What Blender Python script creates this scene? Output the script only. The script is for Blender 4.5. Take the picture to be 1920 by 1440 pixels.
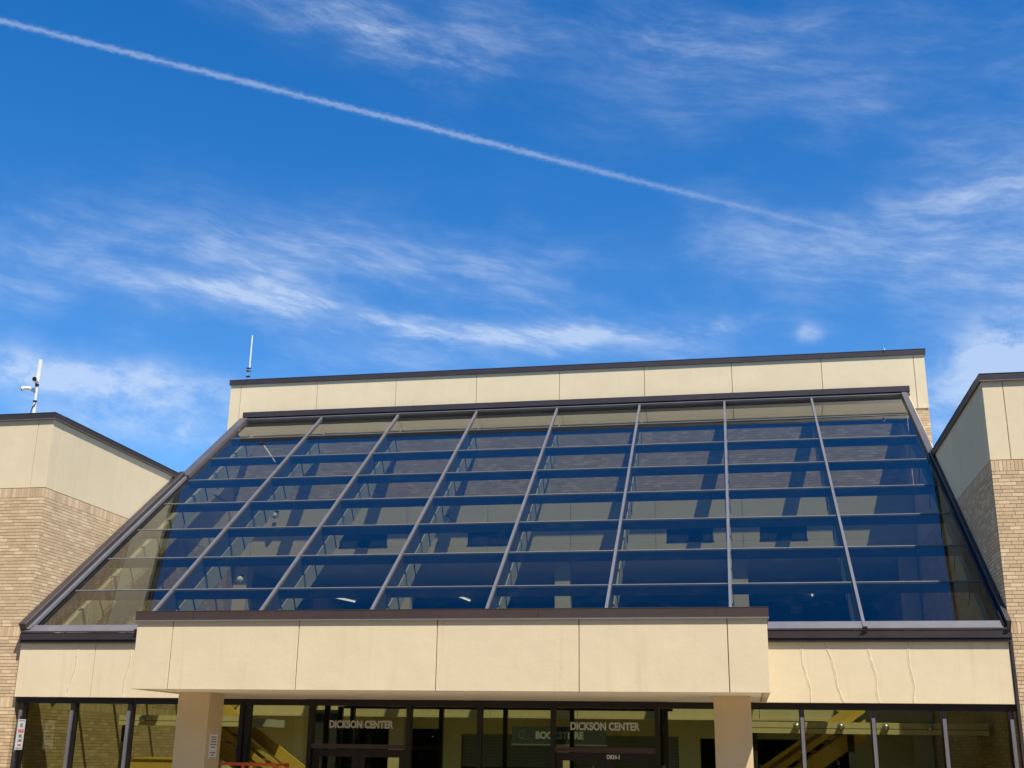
import bpy, math, random
from mathutils import Matrix, Vector
random.seed(7)
for o in list(bpy.data.objects): bpy.data.objects.remove(o)
sc = bpy.context.scene
col = sc.collection
R = math.radians
H = 2.15                       # eye height above the plaza; heights below are given from eye level

# ------------------------------------------------------------------ camera
cam = bpy.data.objects.new('camera', bpy.data.cameras.new('camera')); col.objects.link(cam); sc.camera = cam
cam.data.sensor_width = 36; cam.data.lens = 36*2183.6/1920
cam.data.clip_start = .1; cam.data.clip_end = 5000
yaw, pit, rol = -.1933, .3043, .0155
fw = Vector((math.sin(yaw)*math.cos(pit), math.cos(yaw)*math.cos(pit), math.sin(pit)))
r0 = Vector((math.cos(yaw), -math.sin(yaw), 0)); u0 = r0.cross(fw)
ex = r0*math.cos(rol)+u0*math.sin(rol); ey = u0*math.cos(rol)-r0*math.sin(rol); ez = -fw
M = Matrix((ex, ey, ez)).transposed().to_4x4(); M.translation = (0, 0, H); cam.matrix_world = M

# ------------------------------------------------------------------ exposure, sun, sky
sc.view_settings.view_transform = 'Standard'; sc.view_settings.look = 'None'
sc.view_settings.exposure = .95; sc.view_settings.gamma = 1
sc.render.resolution_x = 1024; sc.render.resolution_y = 768
sc.render.engine = 'CYCLES'
sc.cycles.transparent_max_bounces = 24; sc.cycles.max_bounces = 8
SUN_AZ, SUN_EL = R(142), R(58.6)
sd = Vector((math.sin(SUN_AZ)*math.cos(SUN_EL), math.cos(SUN_AZ)*math.cos(SUN_EL), math.sin(SUN_EL)))
sl = bpy.data.lights.new('sun', 'SUN'); sl.energy = 3.7; sl.angle = R(.53); sl.color = (1, .93, .82)
so = bpy.data.objects.new('sun', sl); col.objects.link(so)
so.rotation_euler = (-sd).to_track_quat('-Z', 'Y').to_euler(); so.location = (6, -8, 20)

class NT:                      # tiny node-expression helper
    def __init__(s, tree): s.t = tree; s.n = tree.nodes; s.l = tree.links
    def new(s, typ, **kw):
        nd = s.n.new(typ)
        for k, v in kw.items(): setattr(nd, k, v)
        return nd
    def put(s, sock, v):
        if isinstance(v, bpy.types.NodeSocket): s.l.new(v, sock)
        elif v is not None: sock.default_value = v
    def m(s, op, a, b=None, c=None, clamp=False):
        nd = s.new('ShaderNodeMath', operation=op, use_clamp=clamp)
        s.put(nd.inputs[0], a); s.put(nd.inputs[1], b); s.put(nd.inputs[2], c); return nd.outputs[0]
    def vm(s, op, a, b=None, scale=None):
        nd = s.new('ShaderNodeVectorMath', operation=op); s.put(nd.inputs[0], a); s.put(nd.inputs[1], b)
        if scale is not None: s.put(nd.inputs['Scale'], scale)
        return nd.outputs[0]
    def xyz(s, x, y, z=0):
        nd = s.new('ShaderNodeCombineXYZ'); s.put(nd.inputs[0], x); s.put(nd.inputs[1], y); s.put(nd.inputs[2], z); return nd.outputs[0]
    def sep(s, v):
        nd = s.new('ShaderNodeSeparateXYZ'); s.put(nd.inputs[0], v); return nd.outputs
    def noise(s, vec, scale, detail=4, rough=.55, dist=0, col=False):
        nd = s.new('ShaderNodeTexNoise'); s.put(nd.inputs['Vector'], vec); s.put(nd.inputs['Scale'], scale)
        nd.inputs['Detail'].default_value = detail; nd.inputs['Roughness'].default_value = rough; nd.inputs['Distortion'].default_value = dist
        return nd.outputs['Color' if col else 'Fac']
    def ramp(s, f, stops, interp='LINEAR'):
        nd = s.new('ShaderNodeValToRGB'); cr = nd.color_ramp; cr.interpolation = interp
        while len(cr.elements) < len(stops): cr.elements.new(.5)
        for e, (p, c) in zip(cr.elements, stops): e.position = p; e.color = (*c, 1) if len(c) == 3 else c
        s.put(nd.inputs[0], f); return nd.outputs[0]
    def sstep(s, x, a, b):
        nd = s.new('ShaderNodeMapRange', interpolation_type='SMOOTHSTEP'); s.put(nd.inputs[0], x)
        nd.inputs[1].default_value = a; nd.inputs[2].default_value = b; return nd.outputs[0]
    def mix(s, f, a, b, mode='MIX'):
        nd = s.new('ShaderNodeMix', data_type='RGBA', blend_type=mode); s.put(nd.inputs['Factor'], f)
        s.put(nd.inputs[6], a if not isinstance(a, tuple) else (*a, 1)[:4]); s.put(nd.inputs[7], b if not isinstance(b, tuple) else (*b, 1)[:4]); return nd.outputs[2]

w = bpy.data.worlds.new('World'); sc.world = w; w.use_nodes = True
T = NT(w.node_tree); bg = w.node_tree.nodes['Background']; bg.inputs[1].default_value = .105
sky = T.new('ShaderNodeTexSky', sky_type='NISHITA', sun_disc=False, sun_elevation=SUN_EL, sun_rotation=SUN_AZ, air_density=1.0, dust_density=.1, ozone_density=2.0)
hs = T.new('ShaderNodeHueSaturation'); hs.inputs['Saturation'].default_value = 1.43; hs.inputs['Value'].default_value = .87; hs.inputs['Hue'].default_value = .507
T.put(hs.inputs['Color'], sky.outputs[0])
dv = T.new('ShaderNodeTexCoord').outputs['Generated']
dx, dy, dz = T.sep(dv)
az = T.m('ARCTAN2', dx, dy); el = T.m('ARCSINE', dz)
# cirrus: wisps drawn out by the high wind, laid over broad soft fields
ca, sa = math.cos(R(9)), math.sin(R(9))
ua = T.m('ADD', T.m('MULTIPLY', az, ca), T.m('MULTIPLY', el, -sa)); va = T.m('ADD', T.m('MULTIPLY', az, sa), T.m('MULTIPLY', el, ca))
wz = T.noise(T.xyz(ua, va, 0), 5, 5, .5, 0, col=True)
wv = T.vm('SCALE', T.vm('SUBTRACT', wz, (.5, .5, .5)), scale=.05)
puv = T.vm('ADD', T.xyz(ua, va, 0), wv)
px_, py_, pz_ = T.sep(puv)
wisp = T.noise(T.xyz(T.m('MULTIPLY', px_, 7), T.m('MULTIPLY', py_, 24), 3.1), 1.0, 9, .64)
soft = T.noise(T.xyz(T.m('MULTIPLY', px_, 6), T.m('MULTIPLY', py_, 13), 9.3), 1.0, 7, .58)
fluff = T.noise(T.xyz(T.m('MULTIPLY', px_, 15), T.m('MULTIPLY', py_, 27), 5.3), 1.0, 9, .64)
fibre = T.noise(T.xyz(T.m('MULTIPLY', px_, 17), T.m('MULTIPLY', py_, 85), 7.7), 1.0, 7, .66)
fib = T.m('ADD', .45, T.m('MULTIPLY', T.sstep(fibre, .34, .7), .85))
wisp_s = T.m('MULTIPLY', T.sstep(wisp, .40, .70), fib); soft_s = T.m('MULTIPLY', T.sstep(soft, .36, .70), fib)
fluff_s = T.m('MULTIPLY', T.sstep(fluff, .36, .64), T.m('ADD', .6, T.m('MULTIPLY', fib, .4)))
def blob(a0, e0, la, le, tilt, k):
    c, s_ = math.cos(R(tilt)), math.sin(R(tilt))
    u = T.m('SUBTRACT', px_b, a0); v = T.m('SUBTRACT', py_b, e0)
    uu = T.m('DIVIDE', T.m('SUBTRACT', T.m('MULTIPLY', u, c), T.m('MULTIPLY', v, s_)), la)
    vv = T.m('DIVIDE', T.m('ADD', T.m('MULTIPLY', u, s_), T.m('MULTIPLY', v, c)), le)
    r2 = T.m('ADD', T.m('MULTIPLY', uu, uu), T.m('MULTIPLY', vv, vv))
    return T.m('MULTIPLY', T.m('EXPONENT', T.m('MULTIPLY', r2, -1.0)), k)
bw = T.vm('ADD', T.xyz(az, el, 0), T.vm('SCALE', T.vm('SUBTRACT', T.noise(T.xyz(az, el, 4), 9, 4, .55, 0, col=True), (.5, .5, .5)), scale=.05))
px_b, py_b, _ = T.sep(bw)
def total(lst):
    acc = None
    for b in lst:
        v = blob(*b); acc = v if acc is None else T.m('ADD', acc, v)
    return acc
W = total([(-.341, .593, .14, .022, 9, .75), (-.28, .575, .06, .013, 10, .35), (-.06, .588, .13, .028, 9, .38), (-.33, .357, .19, .012, 4.0, 1.45), (-.13, .345, .09, .010, 2, .6),
           (-.56, .284, .12, .018, 2, .85), (-.51, .254, .07, .018, 3, .6), (0.0, .350, .07, .010, 2, .75), (.30, .42, .13, .05, 2, .45), (.16, .565, .12, .03, 6, .22)])
S = total([(-.50, .395, .24, .032, 0, .36), (-.28, .40, .13, .026, 0, .26), (.09, .42, .18, .038, 2, .36), (-.2, .33, .4, .02, 0, .30), (.25, .36, .1, .04, 0, .5), (.02, .52, .25, .03, 6, .14), (-.15, .395, .5, .05, 1, .22), (-.12, .60, .45, .05, 8, .14), (.22, .47, .14, .06, 4, .30), (-.55, .36, .2, .03, 2, .3)])
F = total([(.225, .315, .055, .024, -4, 1.0), (.190, .262, .045, .034, 0, .8), (.26, .27, .06, .045, 0, .7), (-.57, .287, .13, .019, 2, 1.25), (-.50, .252, .07, .018, 3, .8), (.068, .345, .010, .008, 0, .7)])
plane = T.xyz(T.m('DIVIDE', dx, T.m('MAXIMUM', dz, .04)), T.m('DIVIDE', dy, T.m('MAXIMUM', dz, .04)), 0)
fx, fy, _ = T.sep(plane)
farfield = T.m('MULTIPLY', T.sstep(T.noise(T.xyz(T.m('MULTIPLY', fx, .55), T.m('MULTIPLY', fy, .35), 1.7), 1.6, 7, .6, .4), .58, .9), .16)
cov = T.m('ADD', T.m('ADD', T.m('MULTIPLY', W, wisp_s), T.m('MULTIPLY', S, soft_s)), T.m('ADD', T.m('MULTIPLY', F, fluff_s), farfield))
cov = T.m('ADD', cov, T.m('ADD', T.m('MULTIPLY', T.m('ADD', S, W), .07), T.m('MULTIPLY', F, .22)))
cov = T.m('MULTIPLY', cov, T.sstep(dz, 0.0, .06))
# contrail: a straight line at one altitude (x/z, y/z are positions on that layer)
P1 = Vector((-1.01834, 1.2877)); P2 = Vector((.08763, 2.10997)); d_ = (P2-P1).normalized(); nn = Vector((-d_.y, d_.x))
qx = T.m('SUBTRACT', fx, P1.x); qy = T.m('SUBTRACT', fy, P1.y)
tt = T.m('ADD', T.m('MULTIPLY', qx, d_.x), T.m('MULTIPLY', qy, d_.y))
dd = T.m('ADD', T.m('MULTIPLY', qx, nn.x), T.m('MULTIPLY', qy, nn.y))
bend = T.m('MULTIPLY', T.m('SUBTRACT', T.noise(T.xyz(T.m('MULTIPLY', tt, 2.2), 0, 0), 1, 2), .5), .012)
knob = T.noise(T.xyz(T.m('MULTIPLY', tt, 80), T.m('MULTIPLY', dd, 80), 2), 1, 4, .6)
dd = T.m('ADD', T.m('ADD', dd, bend), T.m('MULTIPLY', T.m('SUBTRACT', knob, .5), .022))
wd = T.m('ADD', .0072, T.m('MULTIPLY', tt, .002))
core = T.m('EXPONENT', T.m('MULTIPLY', T.m('POWER', T.m('ABSOLUTE', T.m('DIVIDE', dd, wd)), 2.0), -1.0))
lf = T.m('ADD', T.m('MULTIPLY', T.m('SUBTRACT', 1, T.sstep(tt, .70, 1.55)), .36), T.m('MULTIPLY', T.m('SUBTRACT', 1, T.sstep(tt, 1.55, 2.15)), .15))
lf = T.m('MULTIPLY', lf, T.m('ADD', .45, T.m('MULTIPLY', T.noise(T.xyz(T.m('MULTIPLY', tt, 14), 0, 5), 1, 5, .7), 1.05)))
trail = T.m('MULTIPLY', T.m('MULTIPLY', core, lf), T.sstep(tt, -2.5, -1.5))
cov = T.m('MINIMUM', T.m('ADD', cov, trail), 1.0)
# thin ice cloud brightens the blue behind it, thick parts go to sunlit white
cl = T.mix(T.m('MULTIPLY', cov, .54), hs.outputs[0], (3.9, 4.4, 5.1))
T.put(bg.inputs[0], cl)

# ------------------------------------------------------------------ materials
MATS = {}
def mat(name, rough=.7, metal=0, spec=.5):
    m = bpy.data.materials.new(name); m.use_nodes = True; t = NT(m.node_tree); b = m.node_tree.nodes['Principled BSDF']
    b.inputs['Roughness'].default_value = rough; b.inputs['Metallic'].default_value = metal; b.inputs['Specular IOR Level'].default_value = spec
    MATS[name] = m; return m, t, b
def bump(t, b, h, strength=.3, dist=.01):
    n = t.new('ShaderNodeBump'); n.inputs['Strength'].default_value = strength; n.inputs['Distance'].default_value = dist
    t.put(n.inputs['Height'], h); t.put(b.inputs['Normal'], n.outputs[0])
def pos(t): return t.new('ShaderNodeNewGeometry').outputs['Position']
def simple(name, c, rough=.6, metal=0, var=.06, scale=3, bs=0, bscale=60):
    m, t, b = mat(name, rough, metal)
    n = t.noise(pos(t), scale, 5, .6)
    lo = tuple(x*(1-var) for x in c); hi = tuple(min(1, x*(1+var)) for x in c)
    t.put(b.inputs['Base Color'], t.ramp(n, [(.3, lo), (.7, hi)]))
    if bs: bump(t, b, t.noise(pos(t), bscale, 4), bs, .01)
    return m
def cream(name, c):
    m, t, b = mat(name, .85, 0, .3)
    p = pos(t); x, y, z = t.sep(p)
    n1 = t.noise(p, 1.3, 5, .6); n2 = t.noise(t.xyz(t.m('MULTIPLY', x, 6), t.m('MULTIPLY', y, 6), t.m('MULTIPLY', z, .5)), 1, 4, .6)
    n3 = t.noise(t.xyz(t.m('MULTIPLY', x, 1.6), t.m('MULTIPLY', y, 1.6), t.m('MULTIPLY', z, 9)), 1, 5, .65)
    base = t.mix(t.ramp(n1, [(.3, (0, 0, 0)), (.7, (1, 1, 1))]), tuple(v*.95 for v in c), tuple(v*1.03 for v in c))
    base = t.mix(t.m('MULTIPLY', t.sstep(n2, .54, .8), .34), base, tuple(v*k_ for v, k_ in zip(c, (.74, .70, .62))))
    n4 = t.noise(t.xyz(t.m('MULTIPLY', x, 17), t.m('MULTIPLY', y, 17), t.m('MULTIPLY', z, .7)), 1, 3, .6)
    base = t.mix(t.m('MULTIPLY', t.m('MULTIPLY', t.sstep(n4, .58, .76), t.sstep(n1, .42, .65)), .30), base, tuple(v*.70 for v in c))
    base = t.mix(t.m('MULTIPLY', t.sstep(t.noise(p, 14, 5, .7), .58, .8), .12), base, tuple(min(1, v*1.22) for v in c))
    base = t.mix(t.m('MULTIPLY', t.sstep(n3, .6, .78), .14), base, tuple(v*.66 for v in c))
    oi = t.new('ShaderNodeObjectInfo').outputs['Random']
    base = t.mix(t.m('MULTIPLY', oi, .10), base, tuple(v*.82 for v in c))
    t.put(b.inputs['Base Color'], base)
    bump(t, b, t.m('ADD', t.noise(p, 90, 3), t.m('MULTIPLY', t.noise(p, 4, 4), 2.0)), .22, .012)
    return m
CREAM = cream('cream_render', (.665, .555, .36))
COLUMNC = cream('shade_toned_column_render', (.60, .47, .28))  # same cream paint, with the shade under the canopy darkened into its colour
SOFFIT = cream('soffit_render', (.84, .77, .62))
CAULK = simple('caulk', (.66, .565, .365), .85, var=.1, scale=9)
SEAL = simple('joint_sealant', (.40, .33, .22), .9)
CRK = simple('crack_grime', (.30, .22, .13), .9)
def brickmat(name, island):
    m, t, b = mat(name, .9, 0, .25)
    rnd = t.new('ShaderNodeNewGeometry').outputs['Random Per Island'] if island else t.new('ShaderNodeObjectInfo').outputs['Random']
    p = pos(t)
    c = t.ramp(rnd, [(0, (.47, .335, .195)), (.2, (.515, .37, .215)), (.5, (.555, .405, .24)), (.78, (.585, .43, .257)), (.86, (.64, .485, .295)), (1, (.67, .515, .315))])
    n = t.noise(p, 30, 5, .65); x, y, z = t.sep(p)
    st = t.noise(t.xyz(t.m('MULTIPLY', x, 9), t.m('MULTIPLY', y, 9), t.m('MULTIPLY', z, 120)), 1, 3)
    c = t.mix(t.m('MULTIPLY', t.sstep(n, .45, .75), .25), c, (.25, .18, .12)); c = t.mix(t.m('MULTIPLY', t.sstep(st, .5, .75), .15), c, (.58, .47, .33))
    c = t.mix(t.m('MULTIPLY', t.sstep(t.noise(p, .7, 4), .5, .75), .16), c, (.30, .23, .16))
    t.put(b.inputs['Base Color'], c); bump(t, b, n, .4, .006); return m
BRICK1 = brickmat('tan_brick', False); BRICKS = brickmat('tan_brick_mass', True)
MORTAR = simple('mortar', (.34, .25, .155), .95, var=.12, scale=8, bs=.4)
def metal(name, c, rough, var=.1):
    m, t, b = mat(name, rough, .25, .5)
    p = pos(t); x, y, z = t.sep(p)
    n = t.noise(p, 2.2, 5, .6)
    t.put(b.inputs['Base Color'], t.ramp(n, [(.3, tuple(v*(1-var) for v in c)), (.7, tuple(v*(1+var) for v in c))]))
    t.put(b.inputs['Roughness'], t.m('ADD', rough-.08, t.m('MULTIPLY', t.noise(p, 7, 4), .16)))
    bump(t, b, t.noise(p, 1.6, 2), .12, .03); return m
COPING = metal('dark_bronze_metal', (.050, .040, .040), .42)
BROWN = metal('brown_metal', (.070, .047, .040), .5)
GREY = metal('grey_anodised_metal', (.150, .145, .155), .5)
RAKE = metal('weathered_bronze_metal', (.095, .088, .095), .5)
BAR = metal('bright_glazing_bar', (.22, .22, .24), .45)
DARKF = metal('black_frame_metal', (.016, .014, .016), .38)
BRFRAME = metal('brown_black_frame', (.020, .015, .013), .4)
SILVER = simple('bare_aluminium', (.55, .55, .56), .35, .8)
WHITE = simple('white_paint', (.78, .78, .76), .45)
SIGNWHITE = simple('sign_white', (.80, .79, .77), .4, var=.03)
LETTER = simple('letter_vinyl', (.52, .50, .43), .6, var=.04)
BOARDLET = simple('board_letter_grey', (.36, .36, .33), .6)
BLACK = simple('black_plastic', (.015, .015, .017), .35)
RED = simple('sign_red', (.55, .04, .05), .5)
SIGNINK = simple('sign_ink', (.07, .07, .08), .6)
ORANGE = simple('orange_paint', (.72, .13, .03), .45)
OCHRE = simple('ochre_steel_paint', (.62, .40, .085), .5)
RAFTER = simple('rafter_paint', (.50, .47, .37), .6)
PURLIN = simple('purlin_paint', (.10, .10, .10), .6)
INWALL = simple('interior_plaster', (.68, .61, .34), .9, var=.05, scale=1.5)
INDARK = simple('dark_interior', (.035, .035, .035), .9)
CEIL = simple('ceiling_tile', (.50, .49, .45), .9)
FLOOR = simple('lobby_floor', (.24, .20, .14), .4)
SHUTTER = simple('roller_shutter', (.22, .23, .22), .5, .3)
NAVY = simple('sign_board_charcoal', (.045, .055, .055), .5)
ROOFM = simple('roof_membrane', (.40, .40, .38), .9)
def glass(name, tint, k):
    m = bpy.data.materials.new(name); m.use_nodes = True; t = NT(m.node_tree); t.n.remove(t.n['Principled BSDF'])
    tr = t.new('ShaderNodeBsdfTransparent'); tr.inputs[0].default_value = (*tint, 1)
    tr2 = t.new('ShaderNodeBsdfTransparent'); tr2.inputs[0].default_value = (1, 1, 1, 1)
    gl = t.new('ShaderNodeBsdfGlossy'); gl.inputs['Roughness'].default_value = .004; gl.inputs[0].default_value = (1, 1, 1, 1)
    p = pos(t)
    bn = t.new('ShaderNodeBump'); bn.inputs['Strength'].default_value = .10; bn.inputs['Distance'].default_value = .02
    t.put(bn.inputs['Height'], t.noise(p, .8, 2)); t.put(gl.inputs['Normal'], bn.outputs[0])
    fr = t.new('ShaderNodeFresnel'); fr.inputs[0].default_value = 1.5
    f = t.m('MINIMUM', t.m('MULTIPLY', fr.outputs[0], k), 1.0)
    # thin film of dust and dried rain on the outer face
    dirt = t.m('MULTIPLY', t.sstep(t.noise(p, 2.5, 6, .7), .5, .85), .018)
    df = t.new('ShaderNodeBsdfDiffuse'); df.inputs[0].default_value = (.5, .48, .42, 1)
    m1 = t.new('ShaderNodeMixShader'); t.put(m1.inputs[0], f); t.put(m1.inputs[1], tr.outputs[0]); t.put(m1.inputs[2], gl.outputs[0])
    m2 = t.new('ShaderNodeMixShader'); t.put(m2.inputs[0], dirt); t.put(m2.inputs[1], m1.outputs[0]); t.put(m2.inputs[2], df.outputs[0])
    bk = t.new('ShaderNodeNewGeometry').outputs['Backfacing']
    m3 = t.new('ShaderNodeMixShader'); t.put(m3.inputs[0], bk); t.put(m3.inputs[1], m2.outputs[0]); t.put(m3.inputs[2], tr2.outputs[0])
    t.put(t.n['Material Output'].inputs[0], m3.outputs[0]); MATS[name] = m; return m
VGLASS = glass('clear_window_glass', (.86, .87, .80), 1.5)
SGLASS = glass('tinted_roof_glass', (.50, .53, .43), 1.75)
WGLASS = glass('tinted_window_glass', (.62, .65, .42), 1.7)
def emis(name, c, s):
    m = bpy.data.materials.new(name); m.use_nodes = True; t = NT(m.node_tree); t.n.remove(t.n['Principled BSDF'])
    e = t.new('ShaderNodeEmission'); e.inputs[0].default_value = (*c, 1); e.inputs[1].default_value = s
    t.put(t.n['Material Output'].inputs[0], e.outputs[0]); return m
LAMPE = emis('lit_lamp', (1, .96, .88), .7)

# ------------------------------------------------------------------ mesh helpers
def lab(o, label, cat, group=None, kind=None):
    o['label'] = label; o['category'] = cat
    if group: o['group'] = group
    if kind: o['kind'] = kind
    return o
def empty(name, loc, label, cat, group=None):
    o = bpy.data.objects.new(name, None); col.objects.link(o); o.location = (loc[0], loc[1], loc[2]+H); o.empty_display_size = .2
    return lab(o, label, cat, group)
def root_loc(p):               # parts are modelled in world coordinates: a part's own matrix is already identity
    return p.location.copy() if p.type == 'EMPTY' else Vector((0, 0, 0))
def mk(name, vs, fs, m, parent=None, smooth=False, shift=True):
    me = bpy.data.meshes.new(name)
    me.from_pydata([(v[0], v[1], v[2]+(H if shift else 0)) for v in vs], [], fs); me.update()
    if smooth:
        for p in me.polygons: p.use_smooth = True
    o = bpy.data.objects.new(name, me); col.objects.link(o)
    if m is not None: me.materials.append(m)
    if parent is not None:
        o.parent = parent; o.matrix_parent_inverse = Matrix.Translation(-root_loc(parent))
    return o
QF = [(0, 3, 2, 1), (4, 5, 6, 7), (0, 1, 5, 4), (1, 2, 6, 5), (2, 3, 7, 6), (3, 0, 4, 7)]
def bxv(x0, x1, y0, y1, z0, z1):
    return [(x0, y0, z0), (x1, y0, z0), (x1, y1, z0), (x0, y1, z0), (x0, y0, z1), (x1, y0, z1), (x1, y1, z1), (x0, y1, z1)]
def box(name, x0, x1, y0, y1, z0, z1, m, parent=None, bev=0):
    if bev:
        return chbox(name, x0, x1, y0, y1, z0, z1, m, parent, bev)
    return mk(name, bxv(x0, x1, y0, y1, z0, z1), QF, m, parent)
import bmesh
def chbox(name, x0, x1, y0, y1, z0, z1, m, parent, bev):
    bm = bmesh.new(); vs = [bm.verts.new((a, b, c+H)) for a, b, c in bxv(x0, x1, y0, y1, z0, z1)]
    for f in QF: bm.faces.new([vs[i] for i in f])
    bmesh.ops.bevel(bm, geom=list(bm.edges), offset=bev, segments=2, affect='EDGES', profile=.6)
    me = bpy.data.meshes.new(name); bm.to_mesh(me); bm.free(); me.materials.append(m)
    o = bpy.data.objects.new(name, me); col.objects.link(o)
    if parent is not None: o.parent = parent; o.matrix_parent_inverse = Matrix.Translation(-root_loc(parent))
    return o
def boxes(name, lst, m, parent=None):
    vs, fs = [], []
    for b in lst:
        k = len(vs); vs += bxv(*b); fs += [tuple(i+k for i in f) for f in QF]
    return mk(name, vs, fs, m, parent)
GC, GS = .80224, .59700
ZG = 2.266; YF = 22.0
def SP(x, s, h): return (x, YF+s*GC-h*GS, ZG+s*GS+h*GC)
def sbv(x0, x1, s0, s1, h0, h1):
    return [SP(x0, s0, h0), SP(x1, s0, h0), SP(x1, s1, h0), SP(x0, s1, h0), SP(x0, s0, h1), SP(x1, s0, h1), SP(x1, s1, h1), SP(x0, s1, h1)]
def sbox(name, x0, x1, s0, s1, h0, h1, m, parent=None):
    return mk(name, sbv(x0, x1, s0, s1, h0, h1), QF, m, parent)
def tube(name, pts, r, m, parent=None, n=10, cap=True):
    vs, fs = [], []
    pts = [Vector(p) for p in pts]; rr = r if isinstance(r, (list, tuple)) else [r]*len(pts)
    for i, p in enumerate(pts):
        d = (pts[min(i+1, len(pts)-1)]-pts[max(i-1, 0)]).normalized()
        a = d.cross(Vector((0, 0, 1)) if abs(d.z) < .9 else Vector((1, 0, 0))).normalized(); b = d.cross(a)
        for k in range(n):
            t = 2*math.pi*k/n; q = p+(a*math.cos(t)+b*math.sin(t))*rr[i]; vs.append(tuple(q))
    for i in range(len(pts)-1):
        for k in range(n): fs.append((i*n+k, i*n+(k+1) % n, (i+1)*n+(k+1) % n, (i+1)*n+k))
    if cap: fs.append(tuple(range(n))[::-1]); fs.append(tuple(range((len(pts)-1)*n, len(pts)*n)))
    return mk(name, vs, fs, m, parent, smooth=False)
def ball(name, c, r, m, parent=None, sz=1, n=14, k=8):
    vs, fs = [], []
    for i in range(k+1):
        th = math.pi*i/k
        for j in range(n):
            ph = 2*math.pi*j/n; vs.append((c[0]+r*math.sin(th)*math.cos(ph), c[1]+r*math.sin(th)*math.sin(ph), c[2]+r*sz*math.cos(th)))
    for i in range(k):
        for j in range(n): fs.append((i*n+j, (i+1)*n+j, (i+1)*n+(j+1) % n, i*n+(j+1) % n))
    return mk(name, vs, fs, m, parent, smooth=True)
def text(name, body, origin, width, height, m, parent=None, ax=(1, 0, 0), up=(0, 0, 1), bold=.012, depth=.003, center=False):
    cu = bpy.data.curves.new(name, 'FONT'); cu.body = body; cu.size = 1; cu.offset = bold; cu.extrude = .01; cu.resolution_u = 4
    t = bpy.data.objects.new(name+'_curve', cu); col.objects.link(t)
    dg = bpy.context.evaluated_depsgraph_get(); me = bpy.data.meshes.new_from_object(t.evaluated_get(dg))
    bpy.data.objects.remove(t); bpy.data.curves.remove(cu)
    xs = [v.co.x for v in me.vertices]; ys = [v.co.y for v in me.vertices]; x0, x1, y0, y1 = min(xs), max(xs), min(ys), max(ys)
    A = Vector(ax).normalized(); U = Vector(up); N = A.cross(U); O = Vector(origin)
    for v in me.vertices:
        c = v.co.copy(); p = O+A*((c.x-x0)/(x1-x0)*width)+U*((c.y-y0)/(y1-y0)*height)+N*(c.z/.01*depth)
        v.co = (p.x, p.y, p.z+H)
    me.name = name; me.materials.clear(); me.materials.append(m)
    o = bpy.data.objects.new(name, me); col.objects.link(o)
    if parent is not None: o.parent = parent; o.matrix_parent_inverse = Matrix.Translation(-root_loc(parent))
    return o

GZ = -H
CX = -4.816                       # axis of the hall
X0, BW = -14.136, 2.33            # first glazing bar, bay width
XL, XR = -14.40, 4.63             # inner faces of the two wings
ZP, ZB = 6.70, 5.18               # coping underside, top of the brick

# ------------------------------------------------------------------ ground
m, t, b = mat('plaza_concrete', .85, 0, .3)
p = pos(t); n = t.noise(p, 1.1, 6, .6); n2 = t.noise(p, 40, 4, .6)
t.put(b.inputs['Base Color'], t.mix(t.sstep(n2, .4, .7), t.ramp(n, [(.3, (.29, .235, .16)), (.7, (.37, .305, .21))]), (.25, .205, .145))); bump(t, b, n2, .3, .01)
PLAZA = MATS['plaza_concrete']
ASPH = simple('asphalt', (.055, .055, .057), .9, var=.2, scale=5, bs=.5)
LAWN = simple('grass_ground', (.055, .085, .025), .95, var=.3, scale=2, bs=.6)
g = mk('ground', [(-3000, -3000, GZ-.02), (3000, -3000, GZ-.02), (3000, 3000, GZ-.02), (-3000, 3000, GZ-.02)], [(0, 1, 2, 3)], LAWN)
lab(g, 'flat grassy ground around the building', 'ground', kind='structure')
g = mk('plaza', [(-40, 9, GZ-.002), (30, 9, GZ-.002), (30, 21.9, GZ-.002), (-40, 21.9, GZ-.002)], [(0, 1, 2, 3)], PLAZA)
lab(g, 'pale concrete plaza in front of the entrance', 'plaza', kind='structure')
g = mk('road', [(-200, -12, GZ-.012), (200, -12, GZ-.012), (200, 8.99, GZ-.012), (-200, 8.99, GZ-.012)], [(0, 1, 2, 3)], ASPH)
lab(g, 'asphalt drive behind the plaza', 'road', kind='structure')
g = mk('lobby_floor', [(-14.4, 21.9, GZ), (4.63, 21.9, GZ), (4.63, 42, GZ), (-14.4, 42, GZ)], [(0, 1, 2, 3)], FLOOR)
lab(g, 'brown tiled lobby floor inside the glass', 'floor', kind='structure')

# ------------------------------------------------------------------ brick wings
def layer(a0, a1, first=True):
    """bricks of one wall strip: list of (a_start, a_end, z0, z1)"""
    out = []
    bands = [(ZB-.205, ZB, True), (2.27, ZB-.205, False), (2.065, 2.27, True), (.87, 2.065, False), (.665, .87, True), (GZ, .665, False)]
    k = 0
    for z0, z1, sold in bands:
        if sold:
            n = max(1, round((a1-a0)/.0677)); w_ = (a1-a0)/n
            for i in range(n): out.append((a0+i*w_+.0035, a0+(i+1)*w_-.0035, z0+.004, z1-.004))
        else:
            nc = round((z1-z0)/.0677); h = (z1-z0)/nc
            for c in range(nc):
                off = (.0, .1015, .05, .15)[k % 4] if k % 7 else .08
                k += 1; zz = z0+c*h; a = a0-off
                while a < a1:
                    s, e = max(a, a0), min(a+.203, a1)
                    if e-s > .02: out.append((s+.003, e-.003, zz+.0045, zz+h-.0045))
                    a += .203
    return out
def project(P):
    d = Vector(P); return (960+2183.6*d.dot(ex)/d.dot(fw), 720-2183.6*d.dot(ey)/d.dot(fw))
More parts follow.
